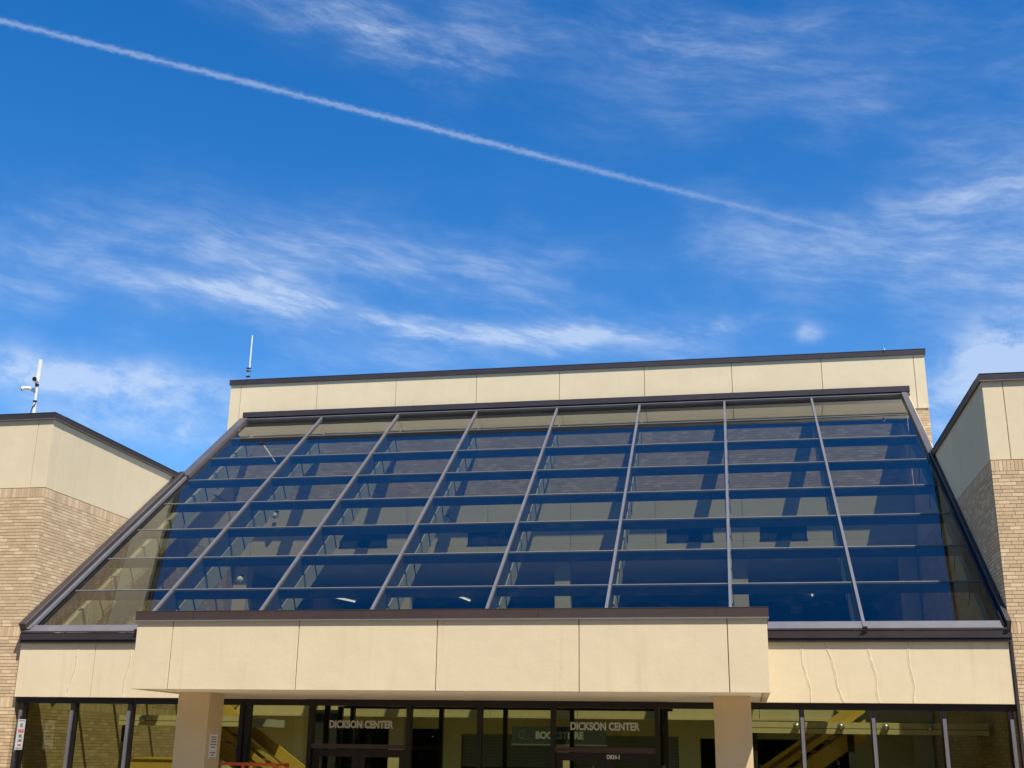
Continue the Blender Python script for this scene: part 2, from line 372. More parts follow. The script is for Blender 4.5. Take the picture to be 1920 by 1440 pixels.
def wing(sign, label):
    xe = XL if sign < 0 else XR
    xo = xe-10.0 if sign < 0 else xe+10.0
    root = empty('brick_wing', ((xe+xo)/2, 22.0, GZ), label, 'building', 'brick wings beside the glazed entrance')
    lo, hi = min(xe, xo), max(xe, xo)
    core = box('brick_wall', lo+.012 if sign > 0 else lo, hi if sign > 0 else hi-.012, 22.012, 42, GZ, ZB, MORTAR, root)
    singles, mass = [], []
    # front bricks (face -Y)
    fr = []
    a0, a1 = (xe-10, xe) if sign < 0 else (xe, xe+10)
    for (s, e, z0, z1) in layer(a0, a1): fr.append(((s, e, 22.0, 22.06, z0, z1), 0))
    ya0, ya1 = 22.062, 31.4
    for (s, e, z0, z1) in layer(ya0, ya1):
        bx = (xe-.06, xe, s, e, z0, z1) if sign < 0 else (xe, xe+.06, s, e, z0, z1)
        fr.append((bx, 1))
    sc_ = []
    for bx, side in fr:
        cx, cy, cz = (bx[0]+bx[1])/2, (bx[2]+bx[3])/2, (bx[4]+bx[5])/2
        u = project((cx, cy, cz)); vis = 0 < u[0] < 1920 and 0 < u[1] < 1440
        if side and cz < ZG+(cy-22)*GS/GC+.35: vis = False
        a = (bx[5]-bx[4])*((bx[1]-bx[0]) if not side else (bx[3]-bx[2])*(.45 if sign < 0 else .2))/cy
        sc_.append((a if vis else 0, bx))
    sc_.sort(key=lambda q: -q[0])
    cache = {}
    for i, (a, bx) in enumerate(sc_):
        if i < 300 and a > 0:
            dims = tuple(round(v, 4) for v in (bx[1]-bx[0], bx[3]-bx[2], bx[5]-bx[4]))
            if dims not in cache:
                me = bpy.data.meshes.new('brick'); hx, hy, hz = (d/2 for d in dims)
                me.from_pydata(bxv(-hx, hx, -hy, hy, -hz, hz), [], QF); me.materials.append(BRICK1); cache[dims] = me
            o = bpy.data.objects.new('brick', cache[dims]); col.objects.link(o); o.parent = core
            o.matrix_parent_inverse = Matrix.Identity(4)
            j = random.uniform(-.0015, .0015)
            o.location = ((bx[0]+bx[1])/2+(j if bx[3]-bx[2] > .1 else 0), (bx[2]+bx[3])/2+j, (bx[4]+bx[5])/2+H)
        else: mass.append(bx)
    o = boxes('brickwork', mass, BRICKS, core); o['kind'] = 'stuff'
    # cream panels on top
    band = box('panel_backing', lo+.03 if sign > 0 else lo, hi if sign > 0 else hi-.03, 22.03, 42, ZB, ZP+.02, SEAL, root)
    cor = xe
    js = [22.0, 22.36, 24.81, 27.26, 29.7, 31.4]
    for i in range(len(js)-1):
        ya, yb = js[i]+(.006 if i else .034), js[i+1]-.006
        if sign < 0: box('wall_panel', xe-.034, xe+.002, ya, yb, ZB+.006, ZP, CREAM, root, .004)
        else: box('wall_panel', xe-.002, xe+.034, ya, yb, ZB+.006, ZP, CREAM, root, .004)
    fj = [0, .36, 2.8, 5.2, 7.6, 10.0]
    for i in range(len(fj)-1):
        a, b_ = fj[i]+(.006 if i else -.002), fj[i+1]-.006
        if sign < 0: box('wall_panel', xe-b_, xe-a, 21.998, 22.034, ZB+.006, ZP, CREAM, root, .004)
        else: box('wall_panel', xe+a, xe+b_, 21.998, 22.034, ZB+.006, ZP, CREAM, root, .004)
    # coping: tall front lip, drip edge, top
    cop = []
    ov = .045
    z0, z1 = ZP-.012, ZP+.125
    if sign < 0:
        cop = [(lo, hi+ov, 22-ov, 22.0-.006, z0, z1), (hi+.006, hi+ov, 22-.006, 29.2, z0, z1), (lo, hi+ov, 22-ov-.006, 22.35, z1, z1+.012), (hi-.35, hi+ov+.006, 22.35, 29.2, z1, z1+.012)]
        lip = [(lo, hi+ov+.012, 22-ov-.012, 22-ov, z0-.004, z0+.012), (hi+ov, hi+ov+.012, 22-ov, 29.2, z0-.004, z0+.012)]
    else:
        cop = [(lo-ov, hi, 22-ov, 22.0-.006, z0, z1), (lo-ov, lo-.006, 22-.006, 29.2, z0, z1), (lo-ov, hi, 22-ov-.006, 22.35, z1, z1+.012), (lo-ov-.006, lo+.35, 22.35, 29.2, z1, z1+.012)]
        lip = [(lo-ov-.012, hi, 22-ov-.012, 22-ov, z0-.004, z0+.012), (lo-ov-.012, lo-ov, 22-ov, 29.2, z0-.004, z0+.012)]
    c = boxes('coping', cop, COPING, root); boxes('drip_edge', lip, GREY, c)
    box('roof', lo+.36 if sign > 0 else lo, hi if sign > 0 else hi-.36, 22.36, 42, ZP+.02, ZP+.06, ROOFM, root)
    return root
wing(-1, 'sunlit tan brick wing with cream top panels left of the glass slope')
wing(1, 'tan brick wing whose shaded side wall meets the right end of the glass slope')

# ------------------------------------------------------------------ entrance hall
hall = empty('entrance_hall', (CX, 22, GZ), 'cream entrance hall with sloping glass roof of eight bays between two brick wings', 'building')
ZU = 10.43
UX0, UX1, UY = -14.855, 5.235, 31.50
# upper wall: brick below, panels above
core = box('upper_wall', UX0+.012, UX1-.012, UY+.04, UY+.6, 5.2, ZU, MORTAR, hall)
ub = []
nz = 34; zz0, zz1 = 6.60, 8.90; hh = (zz1-zz0)/nz
for c in range(nz):
    a = UX0-(.1 if c % 2 else 0)
    while a < UX1:
        s, e = max(a, UX0), min(a+.203, UX1)
        if e-s > .03: ub.append((s+.003, e-.003, UY+.028, UY+.08, zz0+c*hh+.004, zz0+(c+1)*hh-.004))
        a += .203
boxes('brickwork', ub, BRICKS, core)['kind'] = 'stuff'
uj = [UX0]+[CX+.03+(i-4)*2.432 for i in range(9)]+[UX1]
for i in range(len(uj)-1):
    box('wall_panel', uj[i]+.007, uj[i+1]-.007, UY, UY+.06, 8.905, ZU, CREAM, hall, .004)
c = boxes('coping', [(UX0-.03, UX1+.03, UY-.05, UY-.004, ZU-.01, ZU+.13), (UX0-.036, UX1+.036, UY-.056, UY+.7, ZU+.13, ZU+.145), (UX0-.03, UX0-.002, UY-.004, UY+.6, ZU-.01, ZU+.13), (UX1+.002, UX1+.03, UY-.004, UY+.6, ZU-.01, ZU+.13)], COPING, hall)
for i in range(1, 6):
    xx = UX0+i*3.35; box('coping_seam', xx, xx+.012, UY-.054, UY-.05, ZU-.008, ZU+.128, BROWN, c)
# spandrel band inside, with small dark windows
spj = [UX0+.4]+[X0+i*BW+.35 for i in range(9)]
holes = [(-11.1, -9.7), (-7.35, -6.1), (-1.83, -.6), (.64, 1.85)]
for i in range(len(spj)-1):
    a, b_ = spj[i]+.006, spj[i+1]-.006
    if b_-a < .1: continue
    box('spandrel_panel', a, b_, UY+.005, UY+.07, 5.88, 6.59, CREAM, hall)
    cuts = [h for h in holes if h[0] < b_ and h[1] > a]
    box('spandrel_panel', a, b_, UY+.005, UY+.07, 5.16, 5.42, CREAM, hall)
    xs = a
    for h in sorted(cuts):
        if h[0] > xs: box('spandrel_panel', xs, h[0], UY+.005, UY+.07, 5.423, 5.877, CREAM, hall)
        xs = max(xs, h[1])
    if xs < b_: box('spandrel_panel', xs, b_, UY+.005, UY+.07, 5.423, 5.877, CREAM, hall)
for h in holes:
    wn = box('small_window', h[0], h[1], UY+.02, UY+.04, 5.42, 5.88, INDARK, hall)
    boxes('frame', [(h[0]-.02, h[1]+.02, UY-.01, UY+.004, 5.40, 5.43), (h[0], h[0]+.03, UY-.01, UY+.004, 5.43, 5.86), (h[1]-.03, h[1], UY-.01, UY+.004, 5.43, 5.86), ((h[0]+h[1])/2-.015, (h[0]+h[1])/2+.015, UY-.01, UY+.004, 5.43, 5.86)], DARKF, wn)
# the block behind: roof, floor slab, side and rear walls
box('roof', UX0+.1, UX1-.1, UY+.6, 42, 9.9, 10.2, ROOFM, hall)
box('upper_ceiling', XL, XR, UY+.1, 42, 5.05, 5.15, CEIL, hall)
box('upper_floor', XL, XR, UY+.05, 42, .80, 1.15, CEIL, hall)
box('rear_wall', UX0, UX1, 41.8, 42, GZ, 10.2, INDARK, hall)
for i, a in enumerate([-14.4, -9.5, -4.95, -.15, 4.2]):
    box('column', a, a+.42, UY+.35, UY+.77, GZ, 5.05, CREAM, hall, .01)
# balcony face, panelled
bj = [XL+.02]+[X0+i*BW+.55 for i in range(8)]+[XR-.02]
for i in range(len(bj)-1):
    box('balcony_panel', bj[i]+.006, bj[i+1]-.006, UY-.12, UY-.02, .85, 2.25, CREAM, hall)
box('balcony_ledge', XL+.02, XR-.02, UY-.15, UY+.05, .80, .845, CREAM, hall)
# wall below the balcony with openings
def lower_wall(x0, x1, z0, z1): box('lobby_wall', x0, x1, UY+.9, UY+1.0, z0, z1, INWALL, hall)
lower_wall(XL, -11.6, GZ, .8); lower_wall(-11.6, -8.15, .52, .8); lower_wall(-8.15, -7.6, GZ, .8); lower_wall(-7.6, -1.72, .40, .8)
lower_wall(-1.72, -1.15, GZ, .8); lower_wall(-1.15, 2.6, .36, .8); lower_wall(2.6, XR, GZ, .8)
sh = boxes('roller_shutter', [(-7.6, -1.72, UY+1.05, UY+1.08, GZ, .40)], INDARK, hall)
for k in range(10):
    z = .40-k*.085; box('slat', -7.58, -1.74, UY+.99, UY+1.045, z-.078, z, SHUTTER, sh)
# sloping cream side walls inside above the brick, closing cheeks over the wing roofs
for sgn, xx in ((-1, XL-.12), (1, XR+.02)):
    x0, x1 = xx, xx+.10
    pr = [(28.0, ZP+.06), (31.4, ZP+.06), (31.4, 9.2), (29.0, 9.2-(31.4-29)*GS/GC-.05), (28.0, ZP+.07)]
    vs = [(x0, a, b_) for a, b_ in pr]+[(x1, a, b_) for a, b_ in pr]; n_ = len(pr)
    mk('cheek_wall', vs, [tuple(range(n_))[::-1], tuple(range(n_, 2*n_))]+[(i, (i+1) % n_, (i+1) % n_+n_, i+n_) for i in range(n_)], CREAM, hall)

# --- sloping glazing
glz = mk('sloped_glazing', [(0, 0, 0)], [], None, hall)
bpy.data.objects.remove(glz)
SL = 11.66; RS = 1.463
rows = [0]+[RS*k for k in range(1, 8)]+[SL]
glz = sbox('sill_flashing', XL+.04, XR-.04, -.235, -.004, .0, .035, GREY, hall)
for i in range(8):
    for j in range(8):
        xa, xb = X0+i*BW+.02, X0+(i+1)*BW-.02
        if i == 7: xb = X0+8*BW+.05
        s0, s1 = rows[j]+.012, rows[j+1]-.012
        t1, t2 = random.gauss(0, .0008), random.gauss(0, .0008)
        vs = []
        for hh_ in (-.005, .005):
            for (x, s) in ((xa, s0), (xb, s0), (xb, s1), (xa, s1)):
                vs.append(SP(x, s, hh_+.0+t1*(x-(xa+xb)/2)+t2*(s-(s0+s1)/2)))
        mk('roof_pane', vs, QF, SGLASS, hall)
for j in range(1, 8):
    for i in range(8):
        xa, xb = X0+i*BW+.04, X0+(i+1)*BW-.04
        gb = sbox('glazing_bar', xa, xb, rows[j]-.009, rows[j]+.009, .006, .018, BAR, hall)
        sbox('purlin', xa, xb, rows[j]-.03, rows[j]+.03, -.215, -.01, PURLIN, gb)
for i in range(1, 8):
    x = X0+i*BW
    mu = sbox('mullion', x-.027, x+.027, -.25, SL+.02, .008, .055, GREY, hall)
    sbox('mullion_back', x-.028, x+.028, .02, SL-.02, -.40, -.012, PURLIN, mu)
    sbox('end_cap', x-.043, x+.043, -.262, -.25, -.02, .078, DARKF, mu)
for i in range(0, 9):
    x = X0+i*BW+(.10 if i == 0 else 0)-(.05 if i == 8 else 0)
    ra = sbox('rafter', x-.045, x+.045, .35, SL-.05, -.86, -.42, RAFTER, hall)
    for j in range(0, 8):
        s = rows[j]+RS*.42
        vs, fs = [], []
        for bxx in [(x-.058, x+.058, s-.015, s+.015, -.419, -.405), (x+.0455, x+.06, s-.015, s+.015, -.87, -.419), (x-.06, x-.0455, s-.015, s+.015, -.87, -.419)]:
            k = len(vs); vs += sbv(*bxx); fs += [tuple(q+k for q in f) for f in QF]
        mk('strap', vs, fs, DARKF, ra)
# ridge, rakes, upstands
hd = sbox('head_frame', X0-.16, X0+8*BW+.24, SL-.03, SL+.10, .008, .07, GREY, hall)
box('head_coping', X0-.16, X0+8*BW+.245, 31.30, UY-.002, 9.335, 9.49, COPING, hall)
for sgn in (-1, 1):
    if sgn < 0: xa, xb, xu0, xu1 = XL-.02, X0+.03, XL+.006, XL+.075
    else: xa, xb, xu0, xu1 = X0+8*BW+.02, XR+.09, XR-.075, XR-.006
    sbox('rake_flashing', xa+(.05 if sgn < 0 else 0), xb-(.03 if sgn < 0 else .05), 7.45, SL+.02, .008, .10, RAKE, hall)
    if sgn < 0:
        mu = sbox('rake_mullion', XL+.15, XL+.225, -.20, 7.46, .006, .07, GREY, hall)
        up = sbox('upstand_flashing', xu0, XL+.15, -.20, 7.50, -.1, .19, COPING, hall)
        sbox('upstand_edge', XL+.15, XL+.157, -.20, 7.48, .165, .188, GREY, up)
    else:
        mu = sbox('rake_mullion', XR-.13, XR-.075, -.20, 7.40, .006, .07, DARKF, hall)
        up = sbox('upstand_flashing', xu0, xu1, -.24, 7.50, -.1, .17, COPING, hall)
        sbox('upstand_edge', xu0-.006, xu0, -.20, 7.48, .15, .168, GREY, up)
# gutter below the glass
YFA = 21.90
gut = boxes('gutter', [(XL+.02, XR-.02, 21.815, YFA-.004, 1.985, 2.118)], COPING, hall)
boxes('gutter_lip', [(XL+.02, XR-.02, 21.83, YFA-.004, 1.935, 1.983)], DARKF, gut)
boxes('drip_edge', [(XL+.02, XR-.02, 21.845, 21.86, 1.912, 1.935)], GREY, gut)
# cream fascia above the windows
box('fascia_backing', XL+.03, XR-.05, YFA+.03, 22.2, .885, 2.10, SEAL, hall)
fj = [XL+.012, -12.72, -9.6, -4.82, -.05, XR-.045]
for i in range(len(fj)-1):
    box('fascia_panel', fj[i]+.005, fj[i+1]-.005, YFA, YFA+.05, .87, 2.06, CREAM, hall, .004)
box('fascia_flashing', XR-.04, XR+.01, YFA-.03, 22.0, -H, 2.08, COPING, hall)
def crack(px0, px1):
    """caulked wavy crack; (x at top, x at bottom)"""
    n = 14; L, Rr = [], []
    for k in range(n+1):
        f = k/n; x = px0+(px1-px0)*f+.018*math.sin(f*9+px0*7)+random.uniform(-.008, .008); z = 1.99-f*1.115
        wv_ = .010+.010*abs(math.sin(f*6+px0))+random.uniform(0, .005)
        L.append((x-wv_, z)); Rr.append((x+wv_, z))
    vs = [(x, YFA-.0045, z) for x, z in L]+[(x, YFA-.0045, z) for x, z in Rr]+[(x-.004, YFA+.001, z) for x, z in L]+[(x+.004, YFA+.001, z) for x, z in Rr]
    m_ = n+1; fs = []
    for k in range(n):
        fs += [(k, k+1, m_+k+1, m_+k), (2*m_+k, 2*m_+k+1, k+1, k), (m_+k, m_+k+1, 3*m_+k+1, 3*m_+k)]
    c = mk('crack_patch', vs, fs, CAULK, hall)
    hv = []; hf = []
    for k in range(n+1):
        x = (L[k][0]+Rr[k][0])/2+random.uniform(-.006, .006); hv += [(x-.0028, YFA-.0056, L[k][1]), (x+.0028, YFA-.0056, L[k][1])]
    for k in range(n):
        if random.random() < .9: hf.append((2*k, 2*k+1, 2*k+3, 2*k+2))
    mk('crack_line', hv, hf, CRK, c)
for a, b_ in ((-13.05, -13.22), (-11.92, -12.03), (1.03, 1.19), (1.47, 1.73), (2.21, 2.35), (2.89, 2.93)): crack(a, b_)

# --- storefront
YW = 22.10
def frame_post(x, w_=.07, d0=21.96, d1=22.14, z0=GZ, z1=.80, m=DARKF, name='window_mullion'):
    return box(name, x-w_/2, x+w_/2, d0, d1, z0, z1, m, hall)
box('window_head', XL+.05, XR-.05, 21.97, 22.16, .755, .868, BRFRAME, hall)
lx = [-14.22, -13.10, -11.87, -10.68, -9.52]; rx = [-.30, 1.01, 2.22, 3.40, 4.50]
cx_ = [-8.11, -6.18, -4.82, -3.44, -1.54]
for x in lx+rx:
    q = frame_post(x, .085)
    if x != -9.52: box('cover_cap', x-.03, x+.03, 21.925, 21.96, GZ, .62, GREY, q)
box('window_mullion', -9.43, -9.36, 21.98, 22.14, GZ, .755, DARKF, hall)
for x in cx_: frame_post(x, .085, m=BRFRAME)
def wpane(x0, x1, z0, z1, y=YW, name='window_pane'):
    tx = random.gauss(0, .0008)*(x1-x0)
    vs = bxv(x0, x1, y-.004, y+.004, z0, z1); vs = [(a, b_+(tx if a == x1 else 0), c) for a, b_, c in vs]
    return mk(name, vs, QF, VGLASS if name == 'vestibule_pane' else WGLASS, hall)
allx = lx+cx_+rx
for a, b_ in zip(allx[:-1], allx[1:]):
    if (a, b_) in ((-8.11, -6.18), (-3.44, -1.54)): wpane(a+.04, b_-.04, .06, .757)
    else: wpane(a+.04, b_-.04, GZ+.1, .757)
wpane(-14.38, -14.26, GZ+.1, .757)
# doors
def door_pair(x0, x1):
    box('door_transom', x0+.043, x1-.043, 21.97, 22.15, -.02, .058, BROWN, hall)
    mid = (x0+x1)/2
    dl = []
    for a, b_ in ((x0+.05, mid-.004), (mid+.004, x1-.05)):
        zt = -.03
        d = boxes('door', [(a, a+.12, 22.03, 22.09, GZ+.01, zt), (b_-.12, b_, 22.03, 22.09, GZ+.01, zt), (a+.12, b_-.12, 22.03, 22.09, zt-.14, zt), (a+.12, b_-.12, 22.03, 22.09, GZ+.01, GZ+.26)], BRFRAME, hall)
        mk('door_pane', bxv(a+.12, b_-.12, 22.055, 22.063, GZ+.26, zt-.14), QF, WGLASS, d)
        hx = b_-.16 if a < mid-.1 and b_ < mid+.01 else a+.16
        tube('handle', [(hx, 22.0, -1.25), (hx, 21.96, -1.2), (hx, 21.96, -.95), (hx, 22.0, -.9)], .014, SILVER, d, 8)
        dl.append(d)
    return dl
door_pair(-8.11, -6.18); dr = door_pair(-3.44, -1.54)
text('door_number', 'DKN-1', (-2.46, 22.026, -.135), .23, .075, SIGNWHITE, dr[1], bold=.03)
# vestibule: inner line of glass
YI = 24.5
box('vestibule_head', -8.3, -1.4, YI-.07, YI+.07, .785, .862, BRFRAME, hall)
for x in cx_:
    frame_post(x, .085, YI-.06, YI+.06, GZ, .784, BRFRAME, 'vestibule_mullion')
for a, b_ in zip(cx_[:-1], cx_[1:]): wpane(a+.04, b_-.04, GZ+.1, .784, YI, 'vestibule_pane')
for a, b_ in ((-8.11, -6.18), (-3.44, -1.54)): box('vestibule_transom', a+.043, b_-.043, YI-.05, YI+.05, -.02, .05, BRFRAME, hall)
for x in (-8.11, -1.54):
    for y in (22.9, 23.7): box('vestibule_post', x-.05, x+.05, y-.04, y+.04, GZ, .8, DARKF, hall)
box('vestibule_roof', -8.3, -1.4, 22.17, YI+.08, .863, .90, CEIL, hall)
for x in (-9.4, -9.05): box('lobby_post', x-.1, x+.1, 26.0, 26.2, GZ, .8, INDARK, hall)
# lettering on the glass
text('door_lettering', 'DICKSON CENTER', (-7.77, 22.085, .345), 1.265, .145, LETTER, hall, bold=.038)
text('door_lettering', 'DICKSON CENTER', (-3.13, 22.085, .36), 1.27, .145, LETTER, hall, bold=.038)

# ------------------------------------------------------------------ canopy on two columns
can = empty('entrance_canopy', (CX, 20, GZ), 'cream boxed canopy on two square columns before the doors', 'canopy')
KX0, KX1, KY, KZ0, KZ1 = -9.99, .41, 18.44, .87, 1.985
box('canopy_core', KX0+.03, KX1-.03, KY+.03, 21.885, KZ0+.06, KZ1+.03, SEAL, can)
kj = [KX0, -9.34, -7.11, -4.77, -2.48, -.19, KX1]
for i in range(len(kj)-1):
    box('fascia_panel', kj[i]+(.007 if i else 0), kj[i+1]-(.007 if i < 5 else 0), KY, KY+.10, KZ0, KZ1, CREAM, can, .006)
for x0, x1 in ((KX0, KX0+.10), (KX1-.10, KX1)):
    box('side_panel', x0, x1, KY+.104, 21.88, KZ0, KZ1, CREAM, can, .006)
sf = box('soffit', KX0+.115, KX1-.115, KY+.115, 21.965, KZ0+.012, KZ0+.055, SOFFIT, can)
for k in range(9):
    x = KX0+.8+k*1.1+random.uniform(-.4, .4); y = KY+.5+random.uniform(0, 2.0)
    pts = [(x+q*random.uniform(.12, .2), y+random.uniform(-.06, .06)+q*random.uniform(.05, .16)) for q in range(4)]
    hv = []
    for a, b_ in pts: hv += [(a, b_-.006, KZ0+.0105), (a, b_+.006, KZ0+.0105)]
    mk('soffit_crack', hv, [(2*q, 2*q+2, 2*q+3, 2*q+1) for q in range(3)], SEAL, sf)
c = boxes('coping', [(KX0-.03, KX1+.03, KY-.035, KY-.004, KZ1-.005, KZ1+.15), (KX0-.03, KX0-.004, KY-.004, 21.6, KZ1-.005, KZ1+.15), (KX1+.004, KX1+.03, KY-.004, 21.6, KZ1-.005, KZ1+.15), (KX0-.034, KX1+.034, KY-.039, 21.6, KZ1+.15, KZ1+.16)], BROWN, can)
boxes('drip_edge', [(KX0-.036, KX1+.036, KY-.043, KY-.035, KZ1-.012, KZ1+.006)], SILVER, c)
for x in (-8.98, -6.04, -3.13, -.35): box('coping_seam', x, x+.012, KY-.038, KY-.035, KZ1+.008, KZ1+.148, COPING, c)
colz = []
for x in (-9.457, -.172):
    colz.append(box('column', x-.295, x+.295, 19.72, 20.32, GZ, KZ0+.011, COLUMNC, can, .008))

# ------------------------------------------------------------------ things indoors
def stair(sgn, label):
    f = (lambda x: x) if sgn > 0 else (lambda x: -9.632-x)
    root = empty('stair', (f(.4), 25.2, GZ), label, 'stairs', 'lobby stairs')
    bx0, bx1, z0, z1 = -1.75, 2.35, GZ, .60
    def slab(name, y0, y1, off0, off1, m, xa=bx0, xb=bx1):
        za = z0+(xa-bx0)*(z1-z0)/(bx1-bx0); zb = z0+(xb-bx0)*(z1-z0)/(bx1-bx0)
        pr = [(xa, za+off0), (xb, zb+off0), (xb, zb+off1), (xa, za+off1)]
        vs = [(f(a), y0, c) for a, c in pr]+[(f(a), y1, c) for a, c in pr]
        return mk(name, vs, [(0, 1, 2, 3), (7, 6, 5, 4), (0, 4, 5, 1), (1, 5, 6, 2), (2, 6, 7, 3), (3, 7, 4, 0)], m, root)
    slab('stringer', 24.7, 24.78, -.28, .08, OCHRE); slab('stringer', 26.1, 26.18, -.28, .08, OCHRE)
    slab('rail_board', 24.7, 24.75, .20, .34, OCHRE); slab('rail_board', 24.7, 24.75, .44, .53, OCHRE)
    slab('rail_board', 26.12, 26.18, .20, .50, OCHRE)
    n = 16
    for k in range(n):
        x = bx0+(bx1-bx0)*k/n; z = z0+(z1-z0)*(k+1)/n
        xx = sorted((f(x), f(x+.3))); box('tread', xx[0], xx[1], 24.78, 26.1, z-.05, z, FLOOR, root)
    # upper flight back towards the balcony
    vs = [(f(a), y, c) for y in (26.4, 26.5) for a, c in ((2.35, .6), (2.35, .95), (.4, 2.3), (.4, 1.95))]
    mk('stringer', vs, [(0, 1, 2, 3), (7, 6, 5, 4), (0, 4, 5, 1), (1, 5, 6, 2), (2, 6, 7, 3), (3, 7, 4, 0)], OCHRE, root)
    return root
stair(1, 'ochre steel stair behind the windows right of the canopy')
stair(-1, 'ochre steel stair behind the glass right of the left column')
def landing(x0, x1, lamps, label):
    root = empty('stair_landing', ((x0+x1)/2, 24.4, .39), label, 'landing', 'stair landings')
    bm_ = box('edge_beam', x0, x1, 24.2, 24.32, .49, .60, CREAM, root)
    box('edge_beam', x0, x1, 24.2, 24.32, .385, .478, CREAM, root); box('slab', x0+.01, x1-.01, 24.33, 26.0, .40, .56, CEIL, root)
    box('groove', x0+.01, x1-.01, 24.24, 24.30, .477, .491, INDARK, root)
    for x in (x0+.06, x0+1.9): box('post', x-.06, x+.06, 24.36, 24.5, GZ, .39, INDARK, root)
    for x in lamps:
        l = ball('wall_lamp', (x, 24.13, .515), .075, SILVER, root); tube('lamp_arm', [(x, 24.2, .50), (x+.03, 24.14, .51)], .02, BLACK, l, 8)
    return root
landing(-13.30, -10.2, [-12.72], 'cream edged stair landing with one round lamp seen through the left windows')
landing(.12, 4.54, [1.0, 1.83, 2.66, 3.47], 'cream edged stair landing with four round lamps seen through the right windows')
# upholstered timber box left
cb = empty('reception_desk', (-12.25, 24.0, GZ), 'sunlit orange timber desk screen behind the left windows', 'desk')
box('panel', -12.68, -11.2, 23.75, 23.82, GZ, -.30, OCHRE, cb); box('top', -12.72, -11.16, 23.72, 24.3, -.299, -.26, OCHRE, cb); box('panel', -12.68, -12.60, 23.83, 24.28, GZ, -.30, OCHRE, cb)
sg = empty('hanging_sign', (-4.5, 30, .1), 'charcoal hanging board lettered BOOKSTORE inside the lobby', 'sign')
k_ = 30/31.4
box('board', -6.0*k_, -3.52*k_, 30.0, 30.05, .15, .565, NAVY, sg); box('lower_rail', -6.02*k_, -3.50*k_, 29.985, 30.06, .115, .147, SILVER, sg)
text('lettering', 'BOOKSTORE', (-5.37*k_, 29.994, .265), 1.26*k_, .185, BOARDLET, sg, bold=.05)
def swirl(cx0, cz0, r, a0, a1):
    n = 18; vs = []
    for k in range(n+1):
        a = a0+(a1-a0)*k/n
        for rr in (r-.006, r+.006): vs.append((cx0+rr*math.cos(a), 29.994, cz0+rr*1.15*math.sin(a)))
    return mk('emblem', vs, [(2*k, 2*k+1, 2*k+3, 2*k+2) for k in range(n)], SHUTTER, sg)
swirl(-5.48, .37, .075, .4, 5.2); swirl(-5.38, .33, .07, 2.4, 6.0)
for x in (-5.5, -3.6): tube('hanger', [(x, 30.02, .565), (x, 30.02, .84)], .008, SILVER, sg, 6)
for x in (-9.6, -9.1, -8.75, -8.4, -7.9, 1.55, 2.1, 2.22):
    l = empty('spot_lamp', (x, 33.2, .72), 'tiny lit spot lamp in the dark lobby ceiling', 'lamp', 'lobby ceiling spots')
    tube('housing', [(x, 33.2, .80), (x, 33.2, .74)], .05, BLACK, l, 8); ball('bulb', (x, 33.2, .725), .022, LAMPE, l, n=8, k=6)
for (xa, ya, xb, yb), lb in (((-14.1, 38.6, -13.6, 40.6), 'white strip light glimpsed near the left end of the glass slope, low down'), ((-9.5, 38.6, -9.35, 40.6), 'white strip light glimpsed low in the third bay of the glass slope'), ((2.35, 39.3, 2.40, 40.0), 'short white ceiling light glimpsed low in the seventh bay')):
    l = empty('strip_light', (xa, ya, 4.95), lb, 'lamp'); d2 = (Vector((xb-xa, yb-ya, 0))).normalized()*.025; q = Vector((-d2.y, d2.x, 0))
    vs = [(xa-q.x, ya-q.y, 4.99), (xb-q.x, yb-q.y, 4.99), (xb+q.x, yb+q.y, 4.99), (xa+q.x, ya+q.y, 4.99)]; vs = vs+[(a, b_, 5.04) for a, b_, c in vs]
    mk('diffuser', vs, QF, LAMPE, l)
for (x, z), lb in (((-13.0, 6.33), 'white globe lamp on the inner wall, second bay from the left'), ((-7.93, 6.09), 'white globe lamp on the inner wall, fourth bay from the left'), ((-13.9, 4.5), 'white globe lamp low behind the second bay of glass')):
    l = empty('globe_lamp', (x, 31.2, z), lb, 'lamp')
    box('back_plate', x-.05, x+.05, 31.30, 31.36, z-.02, z+.16, BLACK, l); tube('arm', [(x, 31.32, z+.13), (x, 31.2, z+.13), (x, 31.2, z+.09)], .018, BLACK, l, 8); ball('globe', (x, 31.2, z), .10, WHITE, l)

# ------------------------------------------------------------------ small things outdoors
ms = empty('camera_mast', (-15.22, 22.42, ZP+.06), 'white mast with two security cameras on the roof of the left wing', 'camera mast')
tube('pole', [(-15.20, 22.42, ZP+.02), (-15.21, 22.42, 7.25)], .037, WHITE, ms, 12); tube('pole', [(-15.21, 22.42, 7.251), (-15.22, 22.42, 7.62)], .027, WHITE, ms, 12)
box('antenna', -15.256, -15.186, 22.40, 22.45, 7.70, 8.23, WHITE, ms, .012)
tube('band', [(-15.21, 22.42, 7.235), (-15.21, 22.42, 7.265)], .048, BLACK, ms, 12); tube('band', [(-15.22, 22.42, 7.60), (-15.22, 22.42, 7.655)], .042, BLACK, ms, 12)
tube('cable', [(-15.16, 22.38, 7.25), (-15.17, 22.37, 7.17), (-15.22, 22.37, 7.10), (-15.25, 22.38, 7.0), (-15.255, 22.40, 6.85)], .009, BLACK, ms, 6)
cm = tube('camera', [(-15.26, 22.40, 7.72), (-15.19, 22.28, 7.715), (-15.165, 22.22, 7.71)], [.055, .05, .056], WHITE, ms, 14)
tube('lens', [(-15.166, 22.219, 7.71), (-15.160, 22.205, 7.708)], .048, BLACK, cm, 14)
tube('bracket', [(-15.22, 22.40, 7.68), (-15.27, 22.40, 7.70)], .035, WHITE, ms, 10)
cm = tube('camera', [(-15.33, 22.36, 7.545), (-15.46, 22.30, 7.53), (-15.49, 22.285, 7.51)], [.035, .042, .05], WHITE, ms, 14)
